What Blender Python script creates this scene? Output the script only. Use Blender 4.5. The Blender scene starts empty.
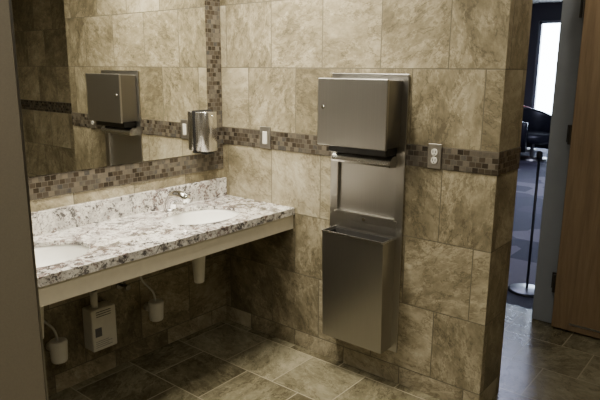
import bpy, bmesh, math, random
from mathutils import Vector, Matrix
random.seed(4)
COL=bpy.context.scene.collection
# ---------------------------------------------------------------- node helpers
def new_mat(name):
    m=bpy.data.materials.new(name); m.use_nodes=True
    nt=m.node_tree; b=nt.nodes["Principled BSDF"]
    return m,nt,b
def N(nt,t,**kw):
    n=nt.nodes.new(t)
    for k,v in kw.items():
        if hasattr(n,k): setattr(n,k,v)
    return n
def setin(nt,sock,v):
    if isinstance(v,bpy.types.NodeSocket): nt.links.new(v,sock)
    else: sock.default_value=v
def M(nt,op,a,b=0.0,c=None):
    n=nt.nodes.new("ShaderNodeMath"); n.operation=op
    setin(nt,n.inputs[0],a); setin(nt,n.inputs[1],b)
    if c is not None: setin(nt,n.inputs[2],c)
    return n.outputs[0]
def mix(nt,f,a,b,blend='MIX'):
    n=nt.nodes.new("ShaderNodeMix"); n.data_type='RGBA'; n.blend_type=blend
    setin(nt,n.inputs[0],f)
    for s,v in ((n.inputs[6],a),(n.inputs[7],b)):
        if isinstance(v,bpy.types.NodeSocket): nt.links.new(v,s)
        else: s.default_value=(*v,1) if len(v)==3 else v
    return n.outputs[2]
def ramp(nt,fac,stops,interp='LINEAR'):
    n=nt.nodes.new("ShaderNodeValToRGB"); cr=n.color_ramp; cr.interpolation=interp
    while len(cr.elements)<len(stops): cr.elements.new(.5)
    for e,(p,c) in zip(cr.elements,stops): e.position=p; e.color=(*c,1)
    nt.links.new(fac,n.inputs[0]); return n.outputs[0]
def noise(nt,vec,scale,detail=4,rough=.55,dist=0,w=None):
    n=nt.nodes.new("ShaderNodeTexNoise")
    if w is not None:
        n.noise_dimensions='4D'; setin(nt,n.inputs["W"],w)
    n.inputs["Scale"].default_value=scale; n.inputs["Detail"].default_value=detail
    n.inputs["Roughness"].default_value=rough; n.inputs["Distortion"].default_value=dist
    if vec is not None: nt.links.new(vec,n.inputs["Vector"])
    return n.outputs["Fac"]
def bump(nt,b,h,strength=.3,dist=.01):
    n=nt.nodes.new("ShaderNodeBump"); n.inputs["Strength"].default_value=strength; n.inputs["Distance"].default_value=dist
    nt.links.new(h,n.inputs["Height"]); nt.links.new(n.outputs[0],b.inputs["Normal"])
def objco(nt): return nt.nodes.new("ShaderNodeTexCoord").outputs["Object"]
def simple(name,col,rough=.5,metal=0,spec=.5,nscale=30,nvar=.08,bmp=0.0):
    m,nt,b=new_mat(name); co=objco(nt)
    f=noise(nt,co,nscale)
    lo=tuple(c*(1-nvar) for c in col); hi=tuple(min(1,c*(1+nvar)) for c in col)
    nt.links.new(ramp(nt,f,[(.3,lo),(.7,hi)]),b.inputs["Base Color"])
    b.inputs["Roughness"].default_value=rough; b.inputs["Metallic"].default_value=metal
    b.inputs["Specular IOR Level"].default_value=spec
    if bmp: bump(nt,b,f,bmp,.002)
    return m
T=.335
def uv_wall(nt):
    co=objco(nt); s=N(nt,"ShaderNodeSeparateXYZ"); nt.links.new(co,s.inputs[0])
    g=N(nt,"ShaderNodeNewGeometry"); sn=N(nt,"ShaderNodeSeparateXYZ"); nt.links.new(g.outputs["True Normal"],sn.inputs[0])
    sel=M(nt,'GREATER_THAN',M(nt,'ABSOLUTE',sn.outputs[1]),.5)
    u=M(nt,'ADD',M(nt,'MULTIPLY',sel,s.outputs[0]),M(nt,'MULTIPLY',M(nt,'SUBTRACT',1.0,sel),s.outputs[1]))
    return co,u,s.outputs[2],s
def brick(nt,u,v,w,h,mort,off=.5,smooth=.15):
    c=N(nt,"ShaderNodeCombineXYZ"); setin(nt,c.inputs[0],u); setin(nt,c.inputs[1],v)
    b=N(nt,"ShaderNodeTexBrick"); b.offset=off; b.offset_frequency=2; b.squash=1
    nt.links.new(c.outputs[0],b.inputs["Vector"])
    b.inputs["Color1"].default_value=(0,0,0,1); b.inputs["Color2"].default_value=(1,1,1,1)
    b.inputs["Mortar"].default_value=(.5,.5,.5,1)
    b.inputs["Scale"].default_value=1; b.inputs["Mortar Size"].default_value=mort
    b.inputs["Mortar Smooth"].default_value=smooth; b.inputs["Bias"].default_value=0
    b.inputs["Brick Width"].default_value=w; b.inputs["Row Height"].default_value=h
    rgb=N(nt,"ShaderNodeRGBToBW"); nt.links.new(b.outputs["Color"],rgb.inputs[0])
    return c.outputs[0],rgb.outputs[0],b.outputs["Fac"]
def stone(nt,p,rnd,stops,sc):
    # slate-like clouding with crisp cleft veins, shifted and turned differently for every tile
    ang=M(nt,'ADD',M(nt,'MULTIPLY',M(nt,'SUBTRACT',rnd,.5),4.2),-.75)
    vr=N(nt,"ShaderNodeVectorRotate"); vr.rotation_type='Z_AXIS'
    nt.links.new(p,vr.inputs["Vector"]); nt.links.new(ang,vr.inputs["Angle"])
    mp=N(nt,"ShaderNodeMapping"); mp.inputs["Scale"].default_value=(1,1.7,1); nt.links.new(vr.outputs[0],mp.inputs[0])
    w=M(nt,'MULTIPLY',rnd,37.0)
    a=noise(nt,mp.outputs[0],sc,9,.66,.15,w)
    b2=noise(nt,mp.outputs[0],sc*4.4,8,.80,.15,w)
    def ridge(s,wo,k,d):
        c=noise(nt,mp.outputs[0],s,9,.66,d,M(nt,'ADD',w,wo))
        r=M(nt,'SUBTRACT',1.0,M(nt,'MULTIPLY',M(nt,'ABSOLUTE',M(nt,'SUBTRACT',c,.5)),k)); return M(nt,'MAXIMUM',r,0.0)
    mixv=M(nt,'ADD',M(nt,'MULTIPLY',a,.62),M(nt,'MULTIPLY',b2,.38))
    shade=M(nt,'ADD',mixv,M(nt,'MULTIPLY',M(nt,'SUBTRACT',rnd,.5),.14))
    shade=M(nt,'ADD',shade,M(nt,'MULTIPLY',ridge(sc*.9,9.0,50.0,.3),.075))
    shade=M(nt,'SUBTRACT',shade,M(nt,'MULTIPLY',ridge(sc*1.3,19.0,55.0,.3),.10))
    return ramp(nt,shade,stops),shade
def tile_wall():
    m,nt,b=new_mat("wall_tile"); co,u,z,s=uv_wall(nt)
    sel=M(nt,'GREATER_THAN',z,1.145)
    v=M(nt,'SUBTRACT',z,M(nt,'ADD',1.098,M(nt,'MULTIPLY',sel,.095)))
    v=M(nt,'ADD',v,T*20); u=M(nt,'ADD',u,T*20-.045)
    p,r,f=brick(nt,u,v,T,T,.0025)
    col,h=stone(nt,p,r,[(.35,(.102,.084,.050)),(.45,(.176,.148,.090)),(.51,(.242,.206,.130)),(.57,(.318,.274,.180)),(.69,(.445,.398,.285))],4.4)
    nt.links.new(mix(nt,f,col,(.112,.096,.064)),b.inputs["Base Color"])
    b.inputs["Roughness"].default_value=.34; b.inputs["Specular IOR Level"].default_value=.5
    hh=M(nt,'SUBTRACT',M(nt,'MULTIPLY',h,1.0),M(nt,'MULTIPLY',f,.5)); bump(nt,b,hh,.35,.005)
    return m
def tile_floor():
    m,nt,b=new_mat("floor_tile"); co=objco(nt); s=N(nt,"ShaderNodeSeparateXYZ"); nt.links.new(co,s.inputs[0])
    u=M(nt,'ADD',s.outputs[0],T*20-.05); v=M(nt,'ADD',s.outputs[1],T*20+.05)
    p,r,f=brick(nt,u,v,T,T,.0032)
    col,h=stone(nt,p,r,[(.36,(.066,.055,.031)),(.45,(.110,.096,.058)),(.54,(.160,.142,.090)),(.68,(.235,.208,.140))],4.2)
    nt.links.new(mix(nt,f,col,(.25,.220,.152)),b.inputs["Base Color"])
    b.inputs["Roughness"].default_value=.22
    hh=M(nt,'SUBTRACT',M(nt,'MULTIPLY',h,.8),M(nt,'MULTIPLY',f,.6)); bump(nt,b,hh,.28,.005)
    return m
def mosaic():
    m,nt,b=new_mat("mosaic_tile"); co,u,z,s=uv_wall(nt)
    u=M(nt,'ADD',u,10.0); v=M(nt,'ADD',z,.0237*60-1.098+.0008)
    v=M(nt,'MAXIMUM',v,0.0)
    p,r,f=brick(nt,u,v,.028,.0237,.0013,.5,.1)
    w=M(nt,'MULTIPLY',r,23.0)
    n=noise(nt,p,60,3,.6,0,w)
    col=ramp(nt,M(nt,'ADD',r,M(nt,'MULTIPLY',M(nt,'SUBTRACT',n,.5),.35)),[(.0,(.026,.020,.014)),(.3,(.052,.040,.027)),(.55,(.070,.060,.047)),(.8,(.125,.105,.077)),(1,(.050,.047,.042))])
    nt.links.new(mix(nt,f,col,(.100,.086,.064)),b.inputs["Base Color"])
    b.inputs["Roughness"].default_value=.16
    bump(nt,b,M(nt,'SUBTRACT',1.0,f),.4,.003)
    return m
def granite():
    m,nt,b=new_mat("granite"); co=objco(nt)
    big=noise(nt,co,6,6,.65,1.2)
    med=noise(nt,co,25,6,.68,.6)
    fine=noise(nt,co,80,4,.65,.2)
    base=ramp(nt,med,[(.3,(.43,.40,.36)),(.46,(.70,.67,.61)),(.62,(.88,.85,.79))])
    grey=ramp(nt,M(nt,'ADD',M(nt,'MULTIPLY',med,.5),M(nt,'MULTIPLY',big,.5)),[(.47,(0,0,0)),(.53,(1,1,1))])
    c=mix(nt,M(nt,'MULTIPLY',grey,.6),base,(.25,.23,.215))
    def blot(s1,s2,w1,w2,lo,hi):
        return ramp(nt,M(nt,'ADD',M(nt,'MULTIPLY',noise(nt,co,s1,6,.76,.7,w1),.60),M(nt,'MULTIPLY',noise(nt,co,s2,4,.6,1.0,w2),.40)),[(lo,(0,0,0)),(hi,(1,1,1))])
    c=mix(nt,M(nt,'MULTIPLY',blot(34,8,3.1,8.0,.520,.545),.85),c,(.130,.078,.070))
    c=mix(nt,M(nt,'MULTIPLY',blot(28,8,13.1,2.0,.525,.545),.9),c,(.042,.037,.038))
    spk=ramp(nt,fine,[(.56,(0,0,0)),(.61,(1,1,1))])
    c=mix(nt,M(nt,'MULTIPLY',spk,.7),c,(.12,.10,.095))
    nt.links.new(c,b.inputs["Base Color"]); b.inputs["Roughness"].default_value=.12
    b.inputs["Coat Weight"].default_value=.6; b.inputs["Coat Roughness"].default_value=.05
    return m
def steel(name="brushed_steel",col=(.45,.435,.405),rough=.31,vertical=True):
    m,nt,b=new_mat(name); co=objco(nt)
    mp=N(nt,"ShaderNodeMapping"); mp.inputs["Scale"].default_value=(300,300,2) if vertical else (3,260,260)
    nt.links.new(co,mp.inputs[0]); f=noise(nt,mp.outputs[0],1,2,.5)
    lo=tuple(c*.97 for c in col); hi=tuple(c*1.03 for c in col)
    nt.links.new(ramp(nt,f,[(.3,lo),(.7,hi)]),b.inputs["Base Color"])
    b.inputs["Metallic"].default_value=1
    nt.links.new(M(nt,'ADD',M(nt,'MULTIPLY',f,.03),rough-.015),b.inputs["Roughness"])
    return m
def wood():
    m,nt,b=new_mat("door_wood"); co=objco(nt)
    mp=N(nt,"ShaderNodeMapping"); mp.inputs["Scale"].default_value=(14,14,.9); nt.links.new(co,mp.inputs[0])
    f=noise(nt,mp.outputs[0],1.4,7,.62,1.6); g=noise(nt,mp.outputs[0],9,4,.7,.3)
    h=M(nt,'ADD',M(nt,'MULTIPLY',f,.7),M(nt,'MULTIPLY',g,.3))
    nt.links.new(ramp(nt,h,[(.32,(.17,.110,.060)),(.5,(.24,.162,.090)),(.68,(.29,.205,.118))]),b.inputs["Base Color"])
    b.inputs["Roughness"].default_value=.4; return m
def carpet():
    m,nt,b=new_mat("carpet"); co=objco(nt)
    v=N(nt,"ShaderNodeTexVoronoi"); v.inputs["Scale"].default_value=2.4; v.distance='CHEBYCHEV'; nt.links.new(co,v.inputs["Vector"])
    bw=N(nt,"ShaderNodeRGBToBW"); nt.links.new(v.outputs["Color"],bw.inputs[0])
    c=ramp(nt,bw.outputs[0],[(.0,(.030,.028,.050)),(.4,(.060,.050,.085)),(.52,(.11,.095,.14)),(.66,(.24,.20,.24))],'CONSTANT')
    f=noise(nt,co,180,2); nt.links.new(mix(nt,.35,c,ramp(nt,f,[(.3,(.02,.02,.03)),(.7,(.15,.13,.17))])),b.inputs["Base Color"])
    b.inputs["Roughness"].default_value=.9; bump(nt,b,f,.4,.004); return m
MT=tile_wall(); MF=tile_floor(); MM=mosaic(); MG=granite(); MS=steel(); MSd=steel("dark_steel",(.26,.25,.235),.32)
MCh=simple("chrome",(.86,.86,.86),.07,1,nvar=.02)
MW=wood(); MC=carpet()
MCream=simple("cream_laminate",(.57,.52,.40),.45,nvar=.04)
MPorc=simple("porcelain",(.88,.87,.82),.10,nvar=.02,nscale=6)
MPlas=simple("white_plastic",(.66,.64,.57),.4,nvar=.04)
MPaint=simple("painted_wall",(.42,.40,.35),.8,nvar=.04)
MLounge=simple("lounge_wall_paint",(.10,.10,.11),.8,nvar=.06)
MCeil=simple("ceiling_paint",(.72,.70,.66),.9,nvar=.03)
MFrame=simple("door_frame_paint",(.30,.32,.355),.45,nvar=.04,nscale=12)
MPart=simple("partition_laminate",(.215,.188,.142),.42,nvar=.06,nscale=220)
MBlk=simple("black_plastic",(.015,.014,.013),.35,nvar=.1)
MLea=simple("black_leather",(.022,.022,.030),.35,nvar=.25,nscale=18,bmp=.2)
MRed=simple("red_upholstery",(.32,.025,.025),.7,nvar=.1)
MDark=simple("dark_interior",(.035,.032,.028),.6,nvar=.1)
MIv=simple("ivory_plastic",(.62,.60,.53),.35,nvar=.03)
MPlate=simple("wall_plate_metal",(.42,.39,.34),.32,.9,nvar=.03)
MBraid=steel("braided_hose",(.5,.5,.48),.35,False)
MBr=simple("hinge_metal",(.07,.06,.05),.4,.8,nvar=.05)
MLG=simple("label_print",(.12,.12,.13),.5,nvar=.05)
MSoap=simple("satin_steel",(.70,.69,.67),.22,1,nvar=.02,nscale=8)
MPost=simple("post_metal",(.10,.10,.105),.35,.9,nvar=.03)
mm,nt,b=new_mat("mirror_glass"); co=objco(nt); b.inputs["Metallic"].default_value=1
nt.links.new(ramp(nt,noise(nt,co,2),[(.3,(.84,.84,.81)),(.7,(.86,.86,.83))]),b.inputs["Base Color"]); b.inputs["Roughness"].default_value=.0
MMir=mm
# ---------------------------------------------------------------- mesh helpers
def link(o): COL.objects.link(o); return o
def from_bm(name,bm,mat,smooth=False,bevel=0,parent=None,seg=2):
    me=bpy.data.meshes.new(name); bmesh.ops.recalc_face_normals(bm,faces=bm.faces[:]); bm.to_mesh(me); bm.free()
    me.materials.append(mat)
    if smooth:
        for p in me.polygons: p.use_smooth=True
    o=link(bpy.data.objects.new(name,me))
    if bevel:
        md=o.modifiers.new("bevel","BEVEL"); md.width=bevel; md.segments=seg; md.limit_method='ANGLE'; md.angle_limit=math.radians(40)
    if parent: o.parent=parent
    return o
def add_box(bm,lo,hi):
    lo=Vector(lo);hi=Vector(hi)
    r=bmesh.ops.create_cube(bm,size=1); 
    for v in r["verts"]: v.co=Vector(((lo[i]+hi[i])/2+v.co[i]*(hi[i]-lo[i]) for i in range(3)))
    return r["verts"]
def boxes(name,bl,mat,bevel=0,parent=None,seg=2):
    bm=bmesh.new()
    for lo,hi in bl: add_box(bm,lo,hi)
    return from_bm(name,bm,mat,False,bevel,parent,seg)
def add_cyl(bm,p0,p1,r0,r1=None,seg=24):
    if r1 is None: r1=r0
    p0=Vector(p0);p1=Vector(p1); d=p1-p0
    mt=Matrix.Translation((p0+p1)/2)@d.to_track_quat('Z','Y').to_matrix().to_4x4()
    bmesh.ops.create_cone(bm,cap_ends=True,segments=seg,radius1=r0,radius2=r1,depth=d.length,matrix=mt)
def cyl(name,p0,p1,r0,mat,r1=None,seg=24,parent=None,bevel=0):
    bm=bmesh.new(); add_cyl(bm,p0,p1,r0,r1,seg); o=from_bm(name,bm,mat,False,bevel,parent)
    for p in o.data.polygons: p.use_smooth=len(p.vertices)==4
    return o
def add_tube(bm,pts,rad,seg=14):
    P=[Vector(p) for p in pts]; R=rad if isinstance(rad,(list,tuple)) else [rad]*len(P)
    Q=[];RR=[]
    for i in range(len(P)-1):
        a=P[max(i-1,0)];b_=P[i];c=P[i+1];d=P[min(i+2,len(P)-1)]
        for k in range(6):
            t=k/6
            Q.append(.5*((2*b_)+(c-a)*t+(2*a-5*b_+4*c-d)*t*t+(3*b_-a-3*c+d)*t**3)); RR.append(R[i]+(R[i+1]-R[i])*t)
    Q.append(P[-1]);RR.append(R[-1])
    rings=[]; n=None
    for i,q in enumerate(Q):
        t=(Q[min(i+1,len(Q)-1)]-Q[max(i-1,0)]).normalized()
        if n is None: n=t.orthogonal().normalized()
        n=(n-t*n.dot(t)).normalized(); b2=t.cross(n)
        rings.append([bm.verts.new(q+(n*math.cos(2*math.pi*k/seg)+b2*math.sin(2*math.pi*k/seg))*RR[i]) for k in range(seg)])
    for a,b_ in zip(rings,rings[1:]):
        for k in range(seg): bm.faces.new((a[k],a[(k+1)%seg],b_[(k+1)%seg],b_[k]))
    bm.faces.new(rings[0][::-1]); bm.faces.new(rings[-1])
def tube(name,pts,rad,mat,seg=14,parent=None):
    bm=bmesh.new(); add_tube(bm,pts,rad,seg); return from_bm(name,bm,mat,True,0,parent)
def lathe(name,prof,center,mat,seg=40,sx=1,sy=1,parent=None):
    bm=bmesh.new(); rings=[]
    for r,z in prof:
        rings.append([bm.verts.new((center[0]+sx*r*math.cos(2*math.pi*k/seg),center[1]+sy*r*math.sin(2*math.pi*k/seg),center[2]+z)) for k in range(seg)])
    for a,b_ in zip(rings,rings[1:]):
        for k in range(seg): bm.faces.new((a[k],a[(k+1)%seg],b_[(k+1)%seg],b_[k]))
    bmesh.ops.remove_doubles(bm,verts=bm.verts[:],dist=1e-5)
    return from_bm(name,bm,mat,True,0,parent)
def thing(name,label,cat,group=None):
    e=bpy.data.objects.new(name,None); e.empty_display_size=.05; link(e)
    e["label"]=label; e["category"]=cat
    if group: e["group"]=group
    return e
def tag(o,label,cat): o["label"]=label;o["category"]=cat; return o
def st(o): o["kind"]="structure"; return o
# ---------------------------------------------------------------- room shell
H=2.6
st(boxes("floor",[((-.2,-3.3,-.1),(4.1,1.38,0))],MF))
st(boxes("wall_left",[((-.15,-3.3,0),(0,1.27,H))],MT))
hx0,hx1,hz0,hz1=.825,1.165,.80,1.20; WT=.25
st(boxes("wall_back",[((0,0,0),(hx0,WT,H)),((hx1,0,0),(1.63,WT,H)),((hx0,0,0),(hx1,WT,hz0)),((hx0,0,hz1),(hx1,WT,H)),((hx0,.11,hz0),(hx1,WT,hz1))],MT))
st(boxes("wall_niche",[((2.42,.60,0),(4.1,.75,H)),((2.42,.75,0),(2.55,1.27,H))],MT))
st(boxes("wall_right",[((4.0,-3.3,0),(4.1,.60,H))],MT))
st(boxes("wall_front",[((-.15,-3.4,0),(4.1,-3.3,H))],MT))
st(boxes("ceiling",[((-.15,-3.4,H),(4.1,1.4,H+.1))],MCeil))
st(boxes("wall_entry",[((-.15,1.27,0),(.55,1.38,H)),((1.53,1.27,0),(4.1,1.38,H)),((.55,1.27,2.1),(1.53,1.38,H))],MPaint))
st(boxes("trim_1",[((1.462,1.235,0),(1.590,1.27,2.17)),((1.462,1.27,0),(1.53,1.38,2.1)),((.48,1.235,2.05),(1.462,1.27,2.17)),((.48,1.235,0),(.60,1.27,2.05)),((.55,1.27,0),(.60,1.38,2.1)),((.60,1.27,2.05),(1.462,1.38,2.1)),((1.462,1.38,0),(1.58,1.41,2.17))],MFrame,.003))
st(boxes("trim_2",[((0.004,-.004,1.098),(1.63,.0,1.193)),((1.63,-.004,1.098),(1.634,WT,1.193))],MM))
st(boxes("trim_3",[((0,-3.0,.951),(.004,-.004,1.055)),((0,-.12,1.055),(.004,-.004,2.5))],MM))
st(boxes("trim_4",[((2.42,.596,1.098),(4.0,.60,1.193))],MM))
st(boxes("trim_5",[((3.996,-3.3,1.098),(4.0,.596,1.193))],MM))
# lounge beyond the entry door
st(boxes("floor_lounge",[((-5,1.38,-.1),(4.1,12.2,0))],MC))
wx0,wx1,wz0,wz1=-2.15,.4,.45,2.62
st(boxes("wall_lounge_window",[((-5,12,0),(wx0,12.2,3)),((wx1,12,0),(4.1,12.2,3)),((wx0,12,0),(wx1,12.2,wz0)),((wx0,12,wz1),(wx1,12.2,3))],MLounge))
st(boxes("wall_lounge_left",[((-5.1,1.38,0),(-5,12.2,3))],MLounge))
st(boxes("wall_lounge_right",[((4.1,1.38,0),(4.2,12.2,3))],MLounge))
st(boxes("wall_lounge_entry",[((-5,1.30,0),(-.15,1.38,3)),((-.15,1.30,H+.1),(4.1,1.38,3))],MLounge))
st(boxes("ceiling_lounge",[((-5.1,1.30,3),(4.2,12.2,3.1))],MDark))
st(boxes("window_1",[((wx0,12.02,wz0),(wx0+.06,12.1,wz1)),((wx1-.06,12.02,wz0),(wx1,12.1,wz1)),((wx0,12.02,wz0),(wx1,12.1,wz0+.06)),((wx0,12.02,wz1-.06),(wx1,12.1,wz1)),((-.8,12.02,wz0),(-.75,12.1,wz1))],MFrame))
# ---------------------------------------------------------------- mirror
tag(boxes("wall_mirror",[((.0,-2.6,1.056),(.008,-.121,2.35))],MMir),"large frameless rectangular mirror above the granite counter","mirror")
# ---------------------------------------------------------------- granite counter
CT=.794; D=.545; YL=-2.3; TH=.018
cnt=thing("granite_counter","long speckled white, grey and brown granite vanity counter with cream apron","counter")
top=boxes("worktop",[((.0,YL,CT-TH),(D,-.00,CT))],MG,0,cnt)
SY=[-.43,-1.30]; SX=.285; SA,SB=.165,.215
cut=bmesh.new()
for y in SY:
    mt=Matrix.Translation((SX,y,CT))@Matrix.Diagonal((SA,SB,1,1))
    bmesh.ops.create_cone(cut,cap_ends=True,segments=64,radius1=1,radius2=1,depth=.3,matrix=mt)
cme=bpy.data.meshes.new("cut"); cut.to_mesh(cme); cut.free(); co_=bpy.data.objects.new("cut",cme); link(co_)
md=top.modifiers.new("b","BOOLEAN"); md.object=co_; md.solver='EXACT'
dg=bpy.context.evaluated_depsgraph_get(); dg.update()
nm=bpy.data.meshes.new_from_object(top.evaluated_get(dg)); top.modifiers.clear(); top.data=nm
if not nm.materials: nm.materials.append(MG)
bpy.data.objects.remove(co_)
md=top.modifiers.new("bevel","BEVEL"); md.width=.001; md.segments=2; md.limit_method='ANGLE'
boxes("front_edge",[((D-.03,YL,CT-.038),(D,.0,CT-TH))],MG,0,cnt)
boxes("backsplash",[((.0,YL,CT),(.024,.0,.897))],MG,.002,cnt)
boxes("apron",[((D-.03,YL,.678),(D-.008,-.0,CT-.038))],MCream,.001,cnt)
boxes("support_rail",[((.0,YL,.70),(.03,-.0,CT-.038))],MCream,0,cnt)
for i,y in enumerate(SY):
    s=thing("sink","white oval undermount porcelain sink close to the tiled side wall" if i==0 else "white oval undermount porcelain sink beside the grey partition","sink","vanity sinks")
    zt=CT-TH-.001
    prof=[]
    for k in range(13):
        a=k/12*math.pi/2; prof.append((1.0*math.cos(a)**.55 if k<12 else .09,-.14*math.sin(a)))
    inner=[(r*1.01,z+zt) for r,z in prof]; inner[-1]=(.12,inner[-1][1])
    outer=[(r*1.01+.06,z+zt-.012) for r,z in prof[::-1]]; outer=[(.12,zt-.153)]+outer
    p=[(1.12,zt)]+inner+outer+[(1.12,zt-.012),(1.12,zt)]
    lathe("bowl",p,(SX,y,0),MPorc,48,SA,SB,s)
    lathe("drain",[(.0,-.003),(.018,-.002),(.024,.002),(.026,.0),(.026,-.012),(.0,-.012)],(SX,y,zt-.138),MCh,24,1,1,s)
def faucet(y):
    f=thing("faucet","low polished chrome curved sensor faucet behind the sink","faucet","vanity faucets")
    lathe("base",[(0,0.0005),(.040,.0005),(.040,.006),(.034,.010),(0,.011)],(.078,y,CT),MCh,28,1,1.0,f)
    tube("spout",[(.078,y,CT+.008),(.081,y,CT+.034),(.098,y,CT+.062),(.135,y,CT+.080),(.180,y,CT+.082),(.212,y,CT+.073)],[.033,.034,.034,.031,.027,.023],MCh,24,f)
    cyl("aerator",(.196,y,CT+.044),(.196,y,CT+.058),.010,MSd,parent=f)
    return f
faucet(-.46); faucet(-1.34)
# ---------------------------------------------------------------- plumbing under the counter
for i,y in enumerate((-.46,-1.33)):
    p=thing("drain_trap","white insulated sink drain trap running to the wall","pipe","sink drain traps")
    tube("pipe",[(SX,y,.57),(SX-.05,y,.575),(SX-.12,y,.575),(.0,y,.575)],.012,MPlas,14,p)
    bm=bmesh.new(); add_cyl(bm,(SX,y,.44),(SX,y,.59),.026,.036,28)
    from_bm("trap_cover",bm,MPlas,False,.006,p,3)
    cyl("tailpiece",(SX,y,.59),(SX,y,.622),.018,MPlas,parent=p)
    cyl("wall_flange",(.0,y,.575),(.012,y,.575),.032,MSd,parent=p)
def cover(y,z,lbl):
    c=thing("valve_cover",lbl,"pipe cover","supply valve covers")
    bm=bmesh.new(); add_cyl(bm,(.085,y,z-.062),(.085,y,z+.045),.036,.041,28); from_bm("shell",bm,MPlas,False,.010,c,3)
    cyl("wall_pipe",(.0,y,z-.01),(.06,y,z-.01),.02,MPlas,parent=c)
    tube("supply_hose",[(.085,y,z+.03),(.085,y-.015,z+.10),(.06,y-.06,z+.17),(.07,y-.08,z+.26),(.11,y-.04,z+.36),(.12,y,.70)],.006,MBraid,10,c)
cover(-.59,.28,"white valve cover on the wall with a thin curved hose")
cover(-1.14,.26,"white valve cover on the wall next to the heater box")
wh=thing("water_heater","small white box water heater mounted under the counter","water heater")
boxes("housing",[((.0,-.965,.17),(.085,-.83,.385))],MPlas,.008,wh)
boxes("label",[((.085,-.95,.245),(.0862,-.915,.29))],MLG,0,wh)
boxes("vent",[((.085,-.94,.345+.012*k),(.0862,-.86,.348+.012*k)) for k in range(3)],MDark,0,wh)
boxes("lower_label",[((.085,-.95,.19+.010*k),(.0862,-.95+.09-.02*(k%2),.1915+.010*k)) for k in range(4)],MLG,0,wh)
cyl("inlet_pipe",(.05,-.925,.385),(.05,-.925,.47),.017,MPlas,parent=wh)
tube("hose",[(.05,-.925,.46),(.05,-.95,.52),(.09,-1.0,.60),(.11,-1.05,.72)],.007,MBraid,10,wh)
sv=thing("stop_valve","small chrome stop valve on the tiled wall","valve")
cyl("stem",(.0,-.745,.44),(.06,-.745,.44),.009,MSd,parent=sv)
cyl("flange",(.0,-.745,.44),(.008,-.745,.44),.022,MSd,parent=sv)
cyl("knob",(.06,-.745,.44),(.075,-.745,.44),.015,MSd,parent=sv,bevel=.003)
cyl("outlet",(.045,-.745,.44),(.045,-.745,.49),.007,MSd,parent=sv)
# ---------------------------------------------------------------- soap dispenser
sd=thing("soap_dispenser","stainless steel soap dispenser with black trim mounted beside the mirror","soap dispenser")
x0=.008
boxes("mount",[((.004,-.118,1.10),(.012,-.106,1.27))],MBlk,0,sd)
boxes("back_plate",[((x0,-.228,1.060),(x0+.008,-.096,1.298))],MBlk,.003,sd)
bm=bmesh.new(); prof=[]
yc,hw,dp=-.162,.062,.082
NS=32
for k in range(NS+1):
    a=-math.pi/2+math.pi*k/NS
    prof.append((x0+.008+ (dp-.008)*max(0,math.cos(a))**.7, yc+hw*math.copysign(abs(math.sin(a))**.75,math.sin(a))))
lo=[bm.verts.new((x,y,1.074)) for x,y in prof]; hi=[bm.verts.new((x,y,1.290)) for x,y in prof]
fs=[bm.faces.new((lo[k],lo[k+1],hi[k+1],hi[k])) for k in range(NS)]
for f in fs: f.smooth=True
bm.faces.new((lo[NS],lo[0],hi[0],hi[NS])); bm.faces.new(lo[::-1]); bm.faces.new(hi)
from_bm("body",bm,MSoap,False,.002,sd)
boxes("spout",[((x0+.012,-.190,1.054),(x0+.060,-.130,1.074))],MBlk,.006,sd)
cyl("lock",(x0+.078,-.16,1.268),(x0+.085,-.16,1.268),.006,MCh,parent=sd)
# ---------------------------------------------------------------- switch plate, outlet
sw=thing("light_switch","steel wall plate with a white rocker switch on the mosaic band","switch")
boxes("plate",[((.302,-.009,1.098),(.378,-.004,1.216))],MPlate,.002,sw)
boxes("rocker",[((.324,-.013,1.122),(.356,-.0085,1.190))],MIv,.002,sw)
ou=thing("power_outlet","steel wall plate with a white double socket on the mosaic band","power outlet")
boxes("plate",[((1.316,-.009,1.097),(1.380,-.004,1.207))],MPlate,.002,ou)
for zc in (1.134,1.170):
    bm=bmesh.new(); add_cyl(bm,(1.348,-.0125,zc),(1.348,-.0085,zc),.0155,seg=28); from_bm("socket",bm,MIv,False,.001,ou)
    for lo,hi in (((1.3405,-.0134,zc-.003),(1.343,-.0124,zc+.008)),((1.353,-.0134,zc-.003),(1.3555,-.0124,zc+.008)),((1.346,-.0134,zc-.011),(1.350,-.0124,zc-.007))):
        boxes("slot",[(lo,hi)],MBlk,0,ou)
cyl("screw",(1.348,-.011,1.152),(1.348,-.0085,1.152),.003,MCh,parent=ou,seg=12)
# ---------------------------------------------------------------- towel dispenser + waste receptacle
td=thing("towel_dispenser","tall stainless steel paper towel dispenser with built-in waste bin","towel dispenser")
fx0,fx1,fz0,fz1=.785,1.205,.165,1.505
MSr=steel("recess_steel",(.46,.445,.415),.36)
boxes("flange",[((fx0,-.010,fz0),(hx0+.006,-.004,fz1)),((hx1-.006,-.010,fz0),(fx1,-.004,fz1)),((hx0,-.010,fz0),(hx1,-.004,hz0+.01)),((hx0,-.010,hz1-.02),(hx1,-.004,fz1))],MS,.002,td)
e=.004
boxes("recess",[((hx0+e,.060,hz0+e),(hx1-e,.064,hz1-e)),((hx0+e,-.008,hz0+e),(hx0+e+.003,.060,hz1-e)),((hx1-e-.003,-.008,hz0+e),(hx1-e,.060,hz1-e)),((hx0+e,-.008,hz0+e),(hx1-e,.060,hz0+e+.003)),((hx0+e,-.008,hz1-e-.003),(hx1-e,.060,hz1-e))],MSr,0,td)
boxes("back_panel",[((hx0+.007,.006,.835),(hx1-.007,.010,1.19))],MSr,0,td)
boxes("shelf",[((hx0+.002,-.020,.822),(hx1-.002,.006,.835))],MS,.002,td)
boxes("lower_panel",[((hx0-.01,-.014,.79),(hx1+.01,-.0095,.826))],MS,.002,td)
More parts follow.
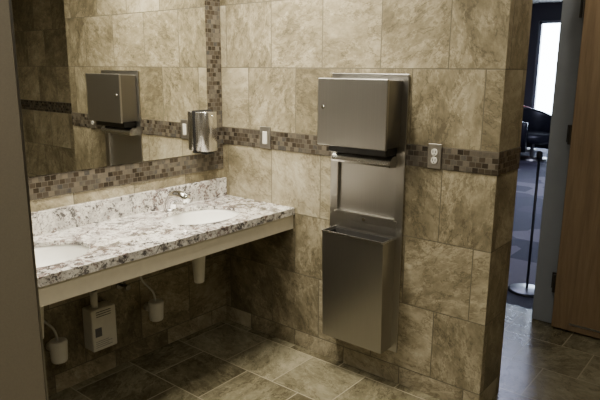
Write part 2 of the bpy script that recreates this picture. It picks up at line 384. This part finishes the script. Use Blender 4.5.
cyl("panel_lock",(.995,-.014,.808),(.995,-.019,.808),.009,MCh,parent=td,seg=16)
cx0,cx1,cd=.800,1.180,.145
boxes("cabinet",[((cx0+.004,-cd+.014,1.178),(cx1-.004,-.0095,1.478))],MSd,.004,td)
boxes("cabinet_door",[((cx0,-cd,1.172),(cx1,-cd+.016,1.484))],MS,.004,td)
cyl("door_lock",(cx0+.035,-cd-.004,1.35),(cx0+.035,-cd+.001,1.35),.008,MCh,parent=td,seg=16)
boxes("towel_slot",[((hx0+.01,-.10,1.138),(hx1-.01,.005,1.176))],MBlk,.003,td)
bm=bmesh.new(); pr=[]
for k in range(9):
    a=math.radians(-20+k*16); pr.append((-.026-.040*math.cos(a),1.098+.036*math.sin(a)))
pr=[(-.010,1.080)]+pr+[(-.010,1.134)]
L_=[bm.verts.new((hx0+.006,y,z)) for y,z in pr]; R_=[bm.verts.new((hx1-.006,y,z)) for y,z in pr]
for k in range(len(pr)-1): bm.faces.new((L_[k],L_[k+1],R_[k+1],R_[k]))
bm.faces.new((L_[-1],L_[0],R_[0],R_[-1])); bm.faces.new(L_); bm.faces.new(R_[::-1])
from_bm("towel_tray",bm,MSoap,False,0,td)
# waste bin: separate walls so the top stays open
bx0,bx1,bd=.822,1.172,.122
bm=bmesh.new(); zt=.745; zb=.185
O=[(bx0,-.0095),(bx1,-.0095),(bx1,-bd),(bx0,-bd)]; I=[(bx0+.004,-.0125),(bx1-.004,-.0125),(bx1-.004,-bd+.004),(bx0+.004,-bd+.004)]
def rg(P,z,sh=0): return [bm.verts.new((x,y+(sh if k>1 else 0),z)) for k,(x,y) in enumerate(P)]
o0=rg(O,zb,.018);o1=rg(O,zt);i1=rg(I,zt);i0=rg(I,zb+.01,.018)
for A,B in ((o0,o1),(o1,i1),(i1,i0)):
    for k in range(4): bm.faces.new((A[k],A[(k+1)%4],B[(k+1)%4],B[k]))
bm.faces.new(o0[::-1]); bm.faces.new(i0)
from_bm("waste_bin",bm,MS,False,0,td)
boxes("bin_rim",[((bx0-.002,-bd-.003,.738),(bx1+.002,-bd+.002,.748)),((bx0-.002,-bd,.738),(bx0+.003,-.0095,.748)),((bx1-.003,-bd,.738),(bx1+.002,-.0095,.748))],MSoap,.001,td)
boxes("bin_inner_shade",[((bx0+.005,-.0165,.30),(bx1-.005,-.0135,.738)),((bx0+.005,-bd+.022,.30),(bx0+.008,-.0165,.732)),((bx1-.008,-bd+.022,.30),(bx1-.005,-.0165,.732)),((bx0+.008,-bd+.022,.30),(bx1-.008,-.0165,.31))],MDark,0,td)  # dark sheets standing in for the shade inside the bin opening
# ---------------------------------------------------------------- partition
pt=thing("toilet_partition","flat grey-brown laminate partition panel beside the vanity","partition")
boxes("panel",[((.778,-2.75,.0),(.803,-1.566,2.2))],MPart,.002,pt)
boxes("edge_strip",[((.776,-1.567,.0),(.805,-1.560,2.2))],MSd,.001,pt)
# ---------------------------------------------------------------- wooden door folded open
dr=bpy.data.objects.new("door_2",None); link(dr); dr["kind"]="structure"
boxes("door_leaf",[((1.60,1.165,.012),(2.40,1.21,2.04))],MW,.003,dr)
boxes("kick_plate",[((1.70,1.161,.05),(2.38,1.165,.06))],MS,0,dr)
for z in (.28,1.17,1.86):
    bm=bmesh.new(); add_cyl(bm,(1.592,1.18,z-.055),(1.592,1.18,z+.055),.012,seg=14); add_box(bm,(1.560,1.231,z-.05),(1.60,1.237,z+.05)); add_box(bm,(1.590,1.18,z-.05),(1.596,1.237,z+.05))
    from_bm("hinge",bm,MBr,False,0,dr)
# ---------------------------------------------------------------- lounge things
sp=thing("barrier_post","slim dark metal post with a round base just outside the door","barrier post")
px,py=1.275,1.70
lathe("base",[(0,0),(.13,0),(.13,.008),(.11,.014),(.03,.022),(0,.023)],(px,py,0),MPost,36,1,1,sp)
cyl("pole",(px,py,.02),(px,py,.95),.009,MPost,parent=sp)
lathe("cap",[(0,.94),(.018,.94),(.020,.955),(.020,.985),(.014,.995),(0,.998)],(px,py,0),MBlk,24,1,1,sp)
def chair(x,y,ang,mat,lbl):
    c=thing("lounge_chair",lbl,"chair","lounge chairs")
    ps=[]
    ps.append(lathe("seat",[(0,.30),(.28,.30),(.33,.33),(.34,.40),(.31,.455),(.22,.475),(0,.48)],(0,-.02,0),mat,36))
    bm=bmesh.new(); rows=[]
    n=28
    for k in range(n+1):
        t=-1+2*k/n; a=math.radians(90)+t*math.radians(125)
        top_=.66+.22*max(0,math.cos(t*math.pi/2*1.05))**1.3
        ca,sa=math.cos(a),math.sin(a)
        rows.append([bm.verts.new((r*ca,r*sa,z)) for r,z in ((.35,.16),(.44,.16),(.455,top_-.05),(.43,top_),(.38,top_),(.355,top_-.05))])
    for A,B in zip(rows,rows[1:]):
        for j in range(6): bm.faces.new((A[j],A[(j+1)%6],B[(j+1)%6],B[j]))
    bm.faces.new(rows[0]); bm.faces.new(rows[-1][::-1])
    ps.append(from_bm("backrest",bm,mat,True))
    bm=bmesh.new(); add_cyl(bm,(0,0,.03),(0,0,.30),.035); add_cyl(bm,(0,0,0),(0,0,.03),.27,.25,32)
    ps.append(from_bm("pedestal",bm,MSd))
    for p in ps: p.parent=c
    c.location=(x,y,0); c.rotation_euler=(0,0,ang); return c
chair(-.84,8.2,1.0,MLea,"black leather barrel armchair on a round steel pedestal")
chair(-.5,10.9,3.4,MLea,"black leather barrel armchair standing close to the window")
chair(-1.40,9.35,1.2,MRed,"dark red barrel armchair beside the black chairs")
# ---------------------------------------------------------------- lights
def area(name,loc,rot,size,sy,power,col,spread=180):
    l=bpy.data.lights.new(name,'AREA'); l.shape='RECTANGLE'; l.size=size; l.size_y=sy; l.energy=power; l.color=col; l.spread=math.radians(spread)
    o=bpy.data.objects.new(name,l); o.location=loc; o.rotation_euler=rot; link(o); return o
warm=(1,.935,.79)
area("vanity_light",(.42,-.90,2.45),(0,0,0),.25,1.4,37,warm,130)
area("ceiling_light_a",(.72,-.50,2.57),(0,0,0),.4,.4,40,warm,150)
area("ceiling_light_c",(2.0,-1.5,2.57),(0,0,0),.8,.8,18,warm,170)
area("ceiling_light_b",(2.9,-2.2,2.55),(0,0,0),.6,.6,9,warm,170)
area("entry_light",(2.05,.85,2.55),(0,0,0),.3,.3,9,warm,170)
area("lounge_daylight",(-.8,11.9,1.6),(math.radians(-90),0,0),2.4,2.0,240,(.58,.72,1),170)
area("lounge_ceiling_light",(-.2,5.0,2.95),(0,0,0),1.2,3,90,(.66,.71,1),180)
w=bpy.data.worlds.new("world"); bpy.context.scene.world=w; w.use_nodes=True
bg=w.node_tree.nodes["Background"]; bg.inputs[0].default_value=(.74,.88,1,1); bg.inputs[1].default_value=20
# ---------------------------------------------------------------- camera
yaw,p,r=.6806,.2179,.0072
F=Vector((-math.sin(yaw)*math.cos(p),math.cos(yaw)*math.cos(p),-math.sin(p))); R=Vector((math.cos(yaw),math.sin(yaw),0)); U=R.cross(F)
R2=R*math.cos(r)+U*math.sin(r); U2=-R*math.sin(r)+U*math.cos(r)
cam=bpy.data.cameras.new("camera"); cam.sensor_width=36; cam.lens=594.6*36/600; cam.clip_end=100; cam.clip_start=.05
co=bpy.data.objects.new("camera",cam); link(co)
mt=Matrix((R2,U2,-F)).transposed().to_4x4(); mt.translation=(2.525,-2.401,1.526); co.matrix_world=mt
bpy.context.scene.camera=co
